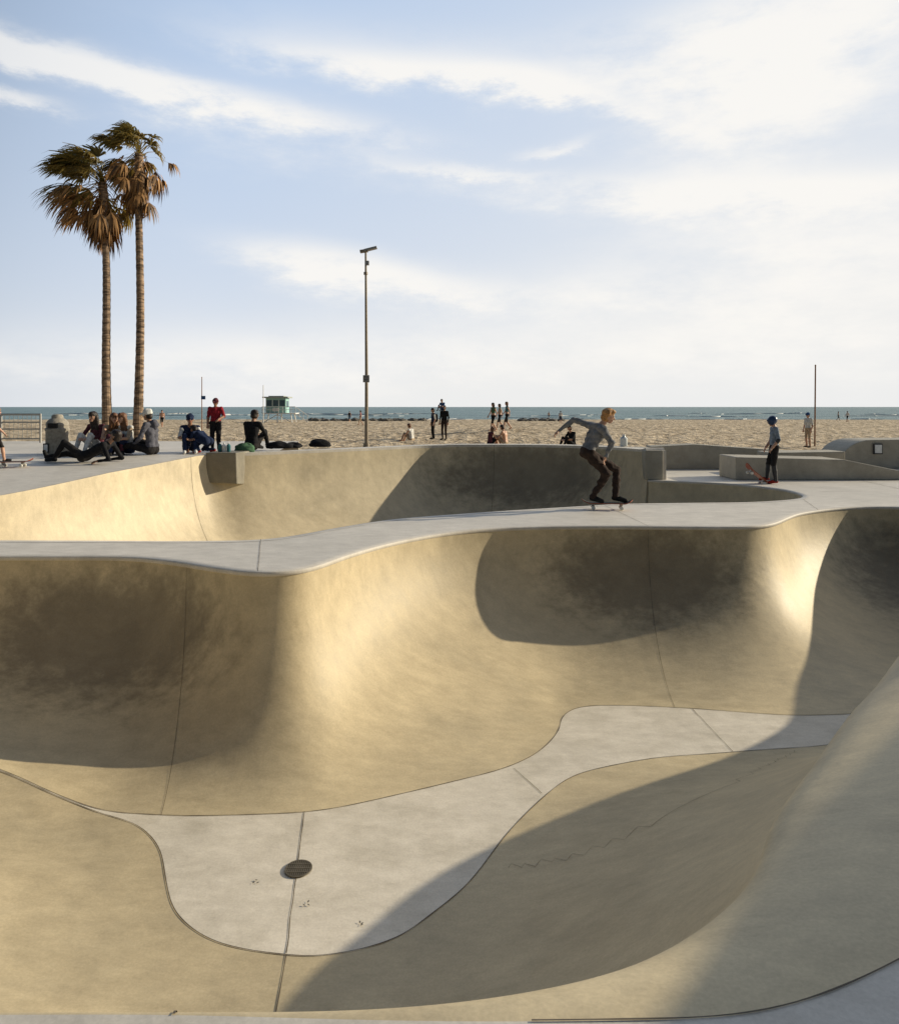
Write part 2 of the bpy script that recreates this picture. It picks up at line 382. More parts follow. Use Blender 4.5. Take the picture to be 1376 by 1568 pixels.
addr([rows[i][0] for i in sel],[Z]*len(sel),0.006)
line((-2.35,8.95,0),(-1.92,7.2,0),0.007); line((2.6,12.0,0),(2.75,9.95,0),0.007); line((6.3,12.8,0),(5.9,11.5,0),0.007)
line((7.2,14,0),(14,14.2,0),0.012); line((9,14,0),(9.2,16,0),0.012)
column(rowsU,near_lip(rowsU,1.2,18.95),0.010); column(rowsU,near_lip(rowsU,-5.45,15.2),0.008)
mk('concrete_joints',sv,sf,[M['seam']],smooth=False)

# ------------------------------------------------------------------ drain
dx,dy,_=unp(457,1332,D); mb=MB(); n=40; r=0.098
mb.add([(dx+r*0.93*math.cos(2*math.pi*k/n),dy+r*0.93*math.sin(2*math.pi*k/n),D+0.006) for k in range(n)],[tuple(range(n))],M['hole'])
vs=[];fs=[]
for k in range(n):
    a=2*math.pi*k/n
    for rr,z in((r,0.005),(r,0.012),(r*.9,0.012),(r*.9,0.004)): vs.append((dx+rr*math.cos(a),dy+rr*math.sin(a),D+z))
for k in range(n):
    k2=(k+1)%n
    for j in range(3): fs.append((4*k+j,4*k2+j,4*k2+j+1,4*k+j+1))
mb.add(vs,fs,M['iron'])
for k in range(-6,7):
    x=k*r/7.0; h=math.sqrt(max(0,(r*.92)**2-x*x)); mb.box((dx+x,dy,D+0.010),(0.008,2*h,0.005),M['iron'])
for k in(-1,0,1): 
    y=k*r*.45; h=math.sqrt((r*.92)**2-y*y); mb.box((dx,dy+y,D+0.0115),(2*h,0.008,0.005),M['iron'])
mb.build('floor_drain')
mb=MB()
for (u,v) in [(554,1415),(470,1385),(392,1352)]:
    x,y,_=unp(u,v,D)
    for k in range(3):
        a=random.random()*6; c=Vector((x+random.uniform(-.02,.02),y+random.uniform(-.02,.02),D+0.008)); d=Vector((math.cos(a),math.sin(a),0.2))*0.012; s=Vector((-math.sin(a),math.cos(a),0))*0.006
        mb.add([c-d,c+s,c+d,c-s],[(0,1,2,3)],M['iron'])
mb.build('dry_leaves',smooth=False)

# ------------------------------------------------------------------ right-hand street section
prism('concrete_ledge.001',[(5.35,0.002),(5.35,.60),(6.5,.66),(9.9,.42),(9.9,0.002)],(19.0,19.6),M['wall'])
prism('concrete_block.001',[(7.9,0.002),(7.9,.52),(9.75,.55),(9.75,0.002)],(17.7,18.5),M['wall'])
prism('concrete_ledge.002',[(6.45,0.002),(6.45,.52),(8.9,.46),(10.6,.12),(11.0,0.002)],(16.2,17.2),M['wall'])
pr=[(10.45,0.002)]+[(11.3-0.85*math.cos(a),0.15+0.62*math.sin(a)) for a in [R(10*k) for k in range(0,10)]]+[(15,.80),(15,0.002)]
prism('concrete_bank',pr,(19.2,20.4),M['wall'])
mb=MB(); cx=(1344-688)/F*19.15
mb.box((cx,19.16,0.53),(0.24,0.03,0.28),M['dark']); mb.box((cx,19.135,0.53),(0.18,0.02,0.22),M['white'])
mb.build('notice_sign',smooth=False)
mb=MB(); rt=Matrix.Rotation(R(44),3,'Z'); c=Vector((7.2,3.75,1.2))
mb.box(c,(8.4,0.3,2.4),M['wall'],rt); mb.build('shadow_wall',smooth=False,bevel=0.03)  # assumed unseen wall, added to cast the shadow on the near deck

# ------------------------------------------------------------------ sand, sea
def sand_z(x,y):
    z=0.1-(y-21)*0.0088
    z+=0.40*math.exp(-((x-3.8)/5)**2-((y-46)/5)**2)
    if y>150: z-= (y-150)*0.012
    return z
ms,nt,b=new_mat('sand'); N=nt.nodes; L=nt.links
tc=N.new('ShaderNodeTexCoord'); n1=N.new('ShaderNodeTexNoise'); n1.inputs['Scale'].default_value=1.6; n1.inputs['Detail'].default_value=4; n1.inputs['Roughness'].default_value=0.65
L.new(tc.outputs['Object'],n1.inputs['Vector'])
r=N.new('ShaderNodeValToRGB'); r.color_ramp.elements[0].position=0.38; r.color_ramp.elements[1].position=0.60; r.color_ramp.elements[0].color=(0.29,0.225,0.15,1); r.color_ramp.elements[1].color=(0.66,0.54,0.385,1)
L.new(n1.outputs['Fac'],r.inputs['Fac']); L.new(r.outputs['Color'],b.inputs['Base Color']); b.inputs['Roughness'].default_value=0.95; b.inputs['Specular IOR Level'].default_value=0.1
bp=N.new('ShaderNodeBump'); bp.inputs['Strength'].default_value=1.0; bp.inputs['Distance'].default_value=0.25; L.new(n1.outputs['Fac'],bp.inputs['Height']); L.new(bp.outputs['Normal'],b.inputs['Normal'])
ys=[21.3]
while ys[-1]<225: ys.append(ys[-1]*1.009+0.02)
nx=260; vs=[];fs=[]
for y in ys:
    hw=45+y*0.95
    for i in range(nx+1):
        x=-hw+2*hw*i/nx
        z=sand_z(x,y)
        if abs(x)<y*.75+5: z+=0.14*noise.noise(Vector((x*1.3,y*1.0,0)))+0.08*noise.noise(Vector((x*2.6,y*2.0,4)))
        vs.append((x,y,z))
for a in range(len(ys)-1):
    for i in range(nx): fs.append((a*(nx+1)+i,a*(nx+1)+i+1,(a+1)*(nx+1)+i+1,(a+1)*(nx+1)+i))
mk('beach_sand',vs,fs,[ms])
mw,nt,b=new_mat('sea_water'); N=nt.nodes; L=nt.links
tc=N.new('ShaderNodeTexCoord'); mp=N.new('ShaderNodeMapping'); mp.inputs['Scale'].default_value=(0.012,0.05,1); L.new(tc.outputs['Object'],mp.inputs['Vector'])
n1=N.new('ShaderNodeTexNoise'); n1.inputs['Scale'].default_value=1.0; n1.inputs['Detail'].default_value=9; n1.inputs['Roughness'].default_value=0.75; L.new(mp.outputs['Vector'],n1.inputs['Vector'])
r=N.new('ShaderNodeValToRGB'); e=r.color_ramp.elements; e[0].position=0.35; e[0].color=(0.09,0.155,0.165,1); e[1].position=0.60; e[1].color=(0.19,0.29,0.30,1)
e2=e.new(0.65); e2.color=(0.60,0.64,0.64,1)
L.new(n1.outputs['Fac'],r.inputs['Fac']); L.new(r.outputs['Color'],b.inputs['Base Color']); b.inputs['Roughness'].default_value=0.5; b.inputs['Specular IOR Level'].default_value=0.3
bp=N.new('ShaderNodeBump'); bp.inputs['Strength'].default_value=1.0; bp.inputs['Distance'].default_value=2.0; L.new(n1.outputs['Fac'],bp.inputs['Height']); L.new(bp.outputs['Normal'],b.inputs['Normal'])
mk('ocean',[(-400,185,-2.0),(400,185,-2.0),(60000,60000,-2.0),(-60000,60000,-2.0)],[(0,1,2,3)],[mw],smooth=False)
mb=MB()
for k in range(42):
    y=random.choice([random.uniform(196,215),random.uniform(215,300),random.uniform(300,420)]); x0=random.uniform(-.62,.60)*y; w=random.uniform(8,40)
    rad=random.uniform(.12,.38)*y/230
    P_=[(x0+w*t/12,y+3*noise.noise(Vector((x0+t*.6,0,0))),-1.92) for t in range(13)]
    mb.tube(P_,[0.03+rad*math.sin(math.pi*t/12)*(.6+.5*abs(noise.noise(Vector((t*.9,k,0))))) for t in range(13)],M['white'],6)
mb.build('wave_foam')
mrock=simple('jetty_rock',(0.12,0.11,0.095),0.9,0,0.4,1.5,0.5)
mb=MB()
for k in range(120):
    u=random.choice([random.uniform(475,650),random.uniform(485,620),random.uniform(795,860)]); y=random.uniform(122,130); x=(u-688)/F*y; s=random.uniform(.25,.7)
    z=sand_z(x,y)+0.1
    bm=bmesh.new(); bmesh.ops.create_icosphere(bm,subdivisions=1,radius=s)
    vv=[Vector((v.co.x*1.3,v.co.y,v.co.z*.7))*(1+.35*noise.noise(v.co*2+Vector((k,0,0))))+Vector((x,y,z)) for v in bm.verts]
    ff=[[v.index for v in f.verts] for f in bm.faces]; bm.free(); mb.add(vv,ff,mrock)
mb.build('rock_jetty',smooth=False)

# ------------------------------------------------------------------ street lamp
y=28.0; x=(561-688)/F*y; zb=sand_z(x,y)-0.05
mpole=simple('pole_paint',(0.24,0.20,0.15),0.5,0.2,0.15)
mb=MB(); top=CH+(623-385)/F*y
mb.tube([(x,y,zb),(x,y,zb+3),(x-.03,y,top)],[0.075,0.062,0.04],mpole,12)
mb.tube([(x,y,zb),(x,y,zb+.25)],[0.14,0.12],mpole,12)
mb.tube([(x-.03,y,top-0.9),(x-.03,y,top-0.8)],0.08,mpole,10)
mb.box((x+.04,y-.02,top-.45),(.13,.13,.16),M['metal'])
mb.box((x-.1,y,top+0.02),(.30,.20,.10),mpole,Matrix.Rotation(R(-8),3,'Y'))
mb.box((x+.16,y,top+0.10),(.50,.24,.08),M['metal'],Matrix.Rotation(R(-14),3,'Y'))
zs=CH+(623-580)/F*y; mb.box((x,y-.10,zs),(.25,.02,.28),M['metal'])
for k in range(4): mb.box((x,y-.114,zs+.09-.06*k),(.18,.006,.02),M['dark'])
mb.build('street_lamp')
mwood=simple('pole_wood',(0.30,0.16,0.09),0.7)
def pole(name,u,v0,v1,y,lean=0,extra=None,mat=mwood,r=0.035):
    x=(u-688)/F*y; mb=MB(); t=CH+(623-v0)/F*y; bz_=sand_z(x,y)-.1
    mb.tube([(x,y,bz_),(x+lean,y,t)],[r,r*.8],mat,8)
    mb.tube([(x+lean,y,t),(x+lean,y,t+.05)],[r*1.2,r*.5],mat,8)
    if extra: mb.box((x+.12,y-.06,t-1.4),(.3,.02,.25),extra)
    mb.build(name)
pole('volleyball_pole',1247,560,690,30,0.03)
pole('volleyball_pole.001',309,578,640,50,0.0,M['blue_cloth'])
pole('flag_pole',403,590,640,100,0,None,M['white'],0.06)

# lifeguard tower
y=105.0; x=(428-688)/F*y; zb=sand_z(x,y)
mt=simple('tower_teal',(0.30,0.50,0.47),0.6,0,0.06,3,0); mr=simple('tower_roof',(0.35,0.38,0.34),0.6,0,0.05,3,0); mgl=simple('tower_window',(0.05,0.09,0.12),0.15,0,0.1,3,0)
mb=MB()
for ax in(-1.9,0,1.9):
    for ay in(-1.2,1.2): mb.tube([(x+ax*1.15,y+ay*1.2,zb-.3),(x+ax,y+ay,zb+1.3)],0.09,M['white'],6)
mb.tube([(x-1.9,y-1.25,zb+.1),(x+0,y-1.25,zb+1.2)],0.06,M['white'],6); mb.tube([(x+1.9,y-1.25,zb+.1),(x+0,y-1.25,zb+1.2)],0.06,M['white'],6)
mb.box((x+.2,y,zb+1.35),(4.8,3.0,.14),M['white'])
mb.box((x-.3,y,zb+2.5),(2.9,2.2,2.15),mt)
mb.box((x-.3,y,zb+3.68),(3.7,3.0,.18),mr); mb.box((x-.3,y,zb+3.83),(2.2,1.8,.14),mr)
for k in(-1,0,1): mb.box((x-.3+k*.92,y-1.12,zb+2.85),(.72,.05,.85),mgl)
for k in(-1.5,-.5,.5): mb.box((x-.3+k*.92,y-1.14,zb+2.85),(.07,.05,.95),M['white'])
mb.box((x-.3,y-1.13,zb+1.9),(1.0,.04,.5),M['white'])
mb.box((x+1.17,y,zb+2.7),(.04,1.2,.9),mgl)
for ax in np.linspace(-2.2,2.6,9): mb.box((x+ax,y-1.45,zb+1.85),(.05,.05,.95),M['white'])
mb.box((x+.2,y-1.45,zb+2.32),(4.85,.07,.07),M['white']); mb.box((x+.2,y-1.45,zb+1.9),(4.85,.05,.05),M['white'])
mb.tube([(x+2.4,y-.6,zb+1.35),(x+4.4,y-.6,zb)],0.07,M['white'],6); mb.tube([(x+2.4,y-.6,zb+2.3),(x+4.4,y-.6,zb+.95)],0.05,M['white'],6)
for t in(.3,.6,.9): mb.tube([(x+2.4+2*t,y-.6,zb+1.35*(1-t)),(x+2.4+2*t,y-.6,zb+2.3-1.35*t)],0.04,M['white'],5)
mb.build('lifeguard_tower')
# trash bin
mb=MB(); y=15.9; x=(88-688)/F*y; zb=.612
prof=[(.23,0),(.235,.03),(.235,.50),(.25,.52),(.25,.56),(.225,.58),(.225,.62),(.235,.64),(.22,.70),(.17,.76),(.12,.79),(.115,.84),(.09,.87),(.0,.88)]
n=28; vs=[];fs=[]
for rr,z in prof:
    for k in range(n): vs.append((x+rr*math.cos(2*math.pi*k/n),y+rr*math.sin(2*math.pi*k/n),zb+z))
for i in range(len(prof)-1):
    for k in range(n): k2=(k+1)%n; fs.append((i*n+k,i*n+k2,(i+1)*n+k2,(i+1)*n+k))
mbin=simple('bin_concrete',(0.30,0.27,0.22),0.8,0,.2,20,.2)
mb.add(vs,fs,mbin)
mb.box((x+.02,y-.225,zb+.63),(.2,.06,.1),M['hole']); mb.box((x-.12,y-.22,zb+.14),(.12,.06,.2),M['dark']); mb.box((x-.12,y-.253,zb+.14),(.08,.01,.15),M['white'])
mb.build('trash_bin')
mb=MB(); y=21.0; x1=(62-688)/F*y
for k in range(16):
    xx=x1-k*1.15; mb.tube([(xx,y,.6),(xx,y,1.45)],0.03,M['metal'],8)
for z in(.72,1.0,1.2,1.43): mb.tube([(x1,y,z),(x1-17,y,z)],0.022 if z<1.4 else .03,M['metal'],6)
for k in range(130):
    xx=x1-k*.13; mb.tube([(xx,y,.72),(xx,y,1.43)],0.007,M['metal'],4,False)
mb.build('metal_fence')

# ------------------------------------------------------------------ palms
mgreen,nt,b=new_mat('palm_leaf'); N=nt.nodes; L=nt.links
g=N.new('ShaderNodeNewGeometry'); rnd=N.new('ShaderNodeValToRGB'); e=rnd.color_ramp.elements; e[0].color=(0.035,0.055,0.018,1); e[1].color=(0.22,0.16,0.04,1)
L.new(g.outputs['Random Per Island'],rnd.inputs['Fac']); L.new(rnd.outputs['Color'],b.inputs['Base Color']); b.inputs['Roughness'].default_value=0.5
tr=N.new('ShaderNodeBsdfTranslucent'); tr.inputs['Color'].default_value=(0.36,0.25,0.06,1); mx=N.new('ShaderNodeMixShader'); mx.inputs[0].default_value=0.38
L.new(b.outputs[0],mx.inputs[1]); L.new(tr.outputs[0],mx.inputs[2]); L.new(mx.outputs[0],N['Material Output'].inputs['Surface'])
mdead,nt,b=new_mat('palm_dead_leaf'); N=nt.nodes; L=nt.links
g=N.new('ShaderNodeNewGeometry'); rnd=N.new('ShaderNodeValToRGB'); e=rnd.color_ramp.elements; e[0].color=(0.05,0.028,0.013,1); e[1].color=(0.45,0.24,0.085,1)
L.new(g.outputs['Random Per Island'],rnd.inputs['Fac']); L.new(rnd.outputs['Color'],b.inputs['Base Color']); b.inputs['Roughness'].default_value=0.7
mtrunk,nt,b=new_mat('palm_trunk'); N=nt.nodes; L=nt.links
tc=N.new('ShaderNodeTexCoord'); mp=N.new('ShaderNodeMapping'); mp.inputs['Scale'].default_value=(2,2,9); L.new(tc.outputs['Object'],mp.inputs['Vector'])
n1=N.new('ShaderNodeTexNoise'); n1.inputs['Scale'].default_value=1.2; n1.inputs['Detail'].default_value=5; L.new(mp.outputs['Vector'],n1.inputs['Vector'])
r=N.new('ShaderNodeValToRGB'); e=r.color_ramp.elements; e[0].position=.38; e[0].color=(0.09,0.06,0.038,1); e[1].position=.62; e[1].color=(0.36,0.25,0.165,1)
L.new(n1.outputs['Fac'],r.inputs['Fac']); L.new(r.outputs['Color'],b.inputs['Base Color']); b.inputs['Roughness'].default_value=.85
bp=N.new('ShaderNodeBump'); bp.inputs['Distance'].default_value=.05; bp.inputs['Strength'].default_value=.8; L.new(n1.outputs['Fac'],bp.inputs['Height']); L.new(bp.outputs['Normal'],b.inputs['Normal'])
def frond(mb,o,d,Lp,Lb,mat,wind,nl=15,spread=78,droop=.35):
    d=d.normalized(); side=d.cross(Vector((0,0,1)))
    if side.length<.05: side=Vector((random.uniform(-1,1),random.uniform(-1,1),0))
    side.normalize(); side=(side+Vector((random.uniform(-.3,.3),random.uniform(-.3,.3),random.uniform(-.5,.5)))).normalized(); side=(side-d*side.dot(d)).normalized()
    nrm=side.cross(d)
    mid=o+d*Lp*.5+Vector((0,0,.03)); h=o+d*Lp+wind*.12*Lp-Vector((0,0,droop*.25*Lp))
    w=.028
    mb.add([o-side*w,o+side*w,mid+side*w*.8,mid-side*w*.8,h+side*w*.6,h-side*w*.6],[(0,1,2,3),(3,2,4,5)],mat)
    d2=(h-mid).normalized()
    for k in range(nl):
        a=R(-spread+2*spread*k/(nl-1)+random.uniform(-4,4)); ld=(d2*math.cos(a)+side*math.sin(a)+nrm*random.uniform(-.15,.15)).normalized()
        Ln=Lb*(1-.35*abs(a)/R(90))*random.uniform(.85,1.1)
        p1=h+ld*Ln*.5+wind*.06*Ln; p2=h+ld*Ln*.82+wind*.25*Ln-Vector((0,0,droop*Ln*.35)); p3=h+ld*Ln*.98+wind*.42*Ln-Vector((0,0,droop*Ln*.85))
        q=ld.cross(nrm).normalized(); w1=.05
        mb.add([h-q*.012,h+q*.012,p1+q*w1,p1-q*w1,p2+q*w1*.6,p2-q*w1*.6,p3],[(0,1,2,3),(3,2,4,5),(5,4,6)],mat)
def palm(name,u,vc,y,lean_u,seed,nup=46,ndead=40,sz=1.0,skirt=1.9,windk=.55):
    random.seed(seed)
    x=(u-688)/F*y; zb=sand_z(x,y)-.2; xt=(lean_u-688)/F*y; zt=CH+(623-vc)/F*y
    mb=MB(); P=[];rd=[]
    n=70
    for i in range(n+1):
        t=i/n; P.append((x+(xt-x)*t**1.6+.05*math.sin(t*7+seed),y,zb+(zt-zb)*t))
        r0=.205-.065*t+.12*math.exp(-t*14)
        rd.append(r0+(.012 if i%2 else 0)+ (.05 if t>.93 else 0)+.01*noise.noise(Vector((i*.7,seed,0))))
    mb.tube(P,rd,mtrunk,14)
    o=Vector((xt,y,zt)); wind=Vector((-1,.1,.05))
    for k in range(60):
        a=random.random()*6.28; zz=-random.uniform(0,skirt*1.1); s=o+Vector((.14*math.cos(a),.14*math.sin(a),zz)); e_=s+Vector((.2*math.cos(a),.2*math.sin(a),.16))
        mb.tube([s,e_],[.035,.012],mdead,4)
    nc=max(6,nup//4)
    for k in range(nc):
        az=2.4*k+random.uniform(-.4,.4); el=R(8+78*((k*0.618)%1)) if k%3 else R(random.uniform(-30,10))
        for q in range(4):
            a2=az+random.uniform(-.22,.22); e2=el+random.uniform(-.18,.18)
            d=Vector((math.cos(a2)*math.cos(e2),math.sin(a2)*math.cos(e2),math.sin(e2)))+wind*windk
            frond(mb,o+Vector((0,0,random.uniform(-.15,.25))),d,random.uniform(.8,1.45)*sz,random.uniform(.7,1.05)*sz,mgreen,wind*.8,14,62,.45)
    for k in range(ndead):
        az=random.random()*6.283; el=R(random.uniform(-85,-45))
        d=Vector((math.cos(az)*math.cos(el),math.sin(az)*math.cos(el),math.sin(el)))+wind*windk*.15
        frond(mb,o+Vector((0,0,-random.uniform(0,skirt*.6))),d,random.uniform(.45,.9)*sz,random.uniform(.5,.8)*sz,mdead,wind*.2,10,45,.8)
    for k in range(22):
        az=random.random()*6.283; el=R(random.uniform(-50,5))
        d=Vector((math.cos(az)*math.cos(el),math.sin(az)*math.cos(el),math.sin(el)))+wind*windk
        frond(mb,o+Vector((0,0,-.2)),d,random.uniform(.9,1.6)*sz,random.uniform(.6,.85)*sz,mdead,wind*.6,12,55,.7)
    return mb.build(name,smooth=False,sharp=None)
palm('palm_tree',165,280,34,158,3,60,34,1.25,2.6,.80)
palm('palm_tree.001',213,236,34.5,214,11,52,44,1.0,2.8,.35)
random.seed(5)

# ------------------------------------------------------------------ people: one continuous surface per body from a blended distance field
def surface_nets(caps,h,k):
    P0=np.array([c[0] for c in caps]);P1=np.array([c[2] for c in caps]);r0=np.array([c[1] for c in caps]);r1=np.array([c[3] for c in caps])
    mg=3*h+3*k
    lo=np.minimum((P0-r0[:,None]).min(0),(P1-r1[:,None]).min(0))-mg; hi=np.maximum((P0+r0[:,None]).max(0),(P1+r1[:,None]).max(0))+mg
    n=np.ceil((hi-lo)/h).astype(int)+1
    S=np.zeros(n,np.float32)
    ax=[lo[i]+h*np.arange(n[i]) for i in range(3)]
    for a,ra,b,rb in zip(P0,r0,P1,r1):
        l=np.minimum(a-ra,b-rb)-mg; u=np.maximum(a+ra,b+rb)+mg
        i0=np.maximum(((l-lo)/h).astype(int),0); i1=np.minimum(((u-lo)/h).astype(int)+2,n)
        X=(ax[0][i0[0]:i1[0]])[:,None,None]-a[0]; Y=(ax[1][i0[1]:i1[1]])[None,:,None]-a[1]; Zz=(ax[2][i0[2]:i1[2]])[None,None,:]-a[2]
        ab=b-a; l2=max(ab@ab,1e-12); t=np.clip((X*ab[0]+Y*ab[1]+Zz*ab[2])/l2,0,1)
        d=np.sqrt((X-t*ab[0])**2+(Y-t*ab[1])**2+(Zz-t*ab[2])**2)-(ra+(rb-ra)*t)
        S[i0[0]:i1[0],i0[1]:i1[1],i0[2]:i1[2]]+=np.exp(np.clip(-d/k,-30,60)).astype(np.float32)
    f=-k*np.log(S+1e-12)
    ins=f<0
    nx,ny,nz=n
    cnt=np.zeros((nx-1,ny-1,nz-1),np.int8)
    for a in(0,1):
        for b in(0,1):
            for c in(0,1): cnt+=ins[a:nx-1+a,b:ny-1+b,c:nz-1+c]
    I=np.argwhere((cnt>0)&(cnt<8)); vid=-np.ones(cnt.shape,int); vid[I[:,0],I[:,1],I[:,2]]=np.arange(len(I))
    acc=np.zeros((len(I),3)); w=np.zeros(len(I))
    for axn in range(3):
        o1,o2=[q for q in range(3) if q!=axn]
        for p in(0,1):
            for q in(0,1):
                A_=I.copy(); A_[:,o1]+=p; A_[:,o2]+=q; B_=A_.copy(); B_[:,axn]+=1
                fa=f[A_[:,0],A_[:,1],A_[:,2]]; fb=f[B_[:,0],B_[:,1],B_[:,2]]
                cr=(fa<0)!=(fb<0); t=np.where(cr,fa/np.where(cr,fa-fb,1),0)
                pos=A_.astype(float); pos[:,axn]+=t; acc[cr]+=pos[cr]; w[cr]+=1
    V=acc/w[:,None]*h+lo
    Q=[]
    for axn in range(3):
        o1,o2=(axn+1)%3,(axn+2)%3
        s0=[slice(None)]*3; s1=[slice(None)]*3; s0[axn]=slice(0,n[axn]-1); s1[axn]=slice(1,n[axn])
        cr=ins[tuple(s0)]!=ins[tuple(s1)]
        E_=np.argwhere(cr); E_=E_[(E_[:,o1]>0)&(E_[:,o2]>0)&(E_[:,o1]<n[o1]-1)&(E_[:,o2]<n[o2]-1)]
        fl=ins[E_[:,0],E_[:,1],E_[:,2]]
        def g(d1,d2):
            C_=E_.copy(); C_[:,o1]+=d1; C_[:,o2]+=d2; return vid[C_[:,0],C_[:,1],C_[:,2]]
        q=np.stack([g(-1,-1),g(0,-1),g(0,0),g(-1,0)],1)
        q[~fl]=q[~fl][:,::-1]; Q.append(q)
    return V,np.concatenate(Q)
STAND=dict(head=(0,.03,1.62),neck=(0,-.01,1.46),chest=(0,0,1.28),pelvis=(0,0,.96),
 shL=(-.18,0,1.41),shR=(.18,0,1.41),elL=(-.24,-.03,1.13),elR=(.24,-.03,1.13),wrL=(-.24,.06,.88),wrR=(.24,.06,.88),
 hiL=(-.09,0,.92),hiR=(.09,0,.92),knL=(-.10,.03,.49),knR=(.10,.03,.49),anL=(-.10,-.02,.08),anR=(.10,-.02,.08),toL=(-.12,.15,.035),toR=(.12,.15,.035),face=(0,1,0))
def pose(**k):
    d=dict(STAND); d.update(k); return d
SITK=pose(head=(0,.16,.83),neck=(0,.08,.68),chest=(0,.02,.50),pelvis=(0,-.02,.13),shL=(-.18,.05,.62),shR=(.18,.05,.62),elL=(-.25,.2,.38),elR=(.25,.2,.38),wrL=(-.10,.40,.36),wrR=(.10,.40,.36),
 hiL=(-.09,0,.11),hiR=(.09,0,.11),knL=(-.13,.38,.43),knR=(.13,.38,.43),anL=(-.12,.55,.08),anR=(.12,.55,.08),toL=(-.13,.72,.035),toR=(.13,.72,.035),face=(0,1,-.1))
SITS=pose(head=(0,.10,.84),neck=(0,.04,.69),chest=(0,0,.50),pelvis=(0,-.02,.13),shL=(-.18,.02,.63),shR=(.18,.02,.63),elL=(-.26,.1,.36),elR=(.26,.1,.36),wrL=(-.14,.30,.24),wrR=(.14,.30,.24),
 hiL=(-.09,0,.11),hiR=(.09,0,.11),knL=(-.12,.42,.20),knR=(.14,.40,.30),anL=(-.12,.84,.08),anR=(.13,.66,.08),toL=(-.14,.92,.18),toR=(.15,.82,.05),face=(0,1,-.1))
RECL=pose(head=(0,-.62,.52),neck=(0,-.52,.42),chest=(0,-.36,.30),pelvis=(0,0,.12),shL=(-.18,-.46,.36),shR=(.18,-.46,.36),elL=(-.26,-.62,.07),elR=(.26,-.62,.07),wrL=(-.24,-.40,.04),wrR=(.24,-.40,.04),
 hiL=(-.09,0,.11),hiR=(.09,0,.11),knL=(-.10,.36,.40),knR=(.12,.42,.16),anL=(-.10,.56,.08),anR=(.14,.86,.09),toL=(-.10,.72,.05),toR=(.16,.92,.2),face=(0,.9,.3))
WALK=pose(knL=(-.09,.16,.50),anL=(-.09,.22,.09),toL=(-.09,.39,.07),knR=(.09,-.02,.49),anR=(.09,-.30,.13),toR=(.09,-.16,.04),elL=(-.23,-.10,1.14),wrL=(-.22,-.10,.90),elR=(.23,.05,1.14),wrR=(.2,.22,.95))
CROUCH=pose(head=(0,.42,.66),neck=(0,.32,.60),chest=(0,.18,.52),pelvis=(0,-.1,.35),shL=(-.18,.26,.56),shR=(.18,.26,.56),elL=(-.24,.36,.30),elR=(.24,.36,.30),wrL=(-.14,.50,.12),wrR=(.14,.50,.12),
 hiL=(-.09,-.1,.32),hiR=(.09,-.1,.32),knL=(-.16,.25,.38),knR=(.16,.22,.10),anL=(-.14,.08,.08),anR=(.14,-.2,.1),toL=(-.16,.25,.035),toR=(.14,-.08,.035),face=(0,.7,-.7))
CLOTHN={'grey_shirt','black_pants','brown_pants','navy','red_shirt','white_cloth','black_cloth','hoodie','plum','blue_tee','hair_blond','hair_brown','hair_dark','tan_cloth','teal_cloth'}
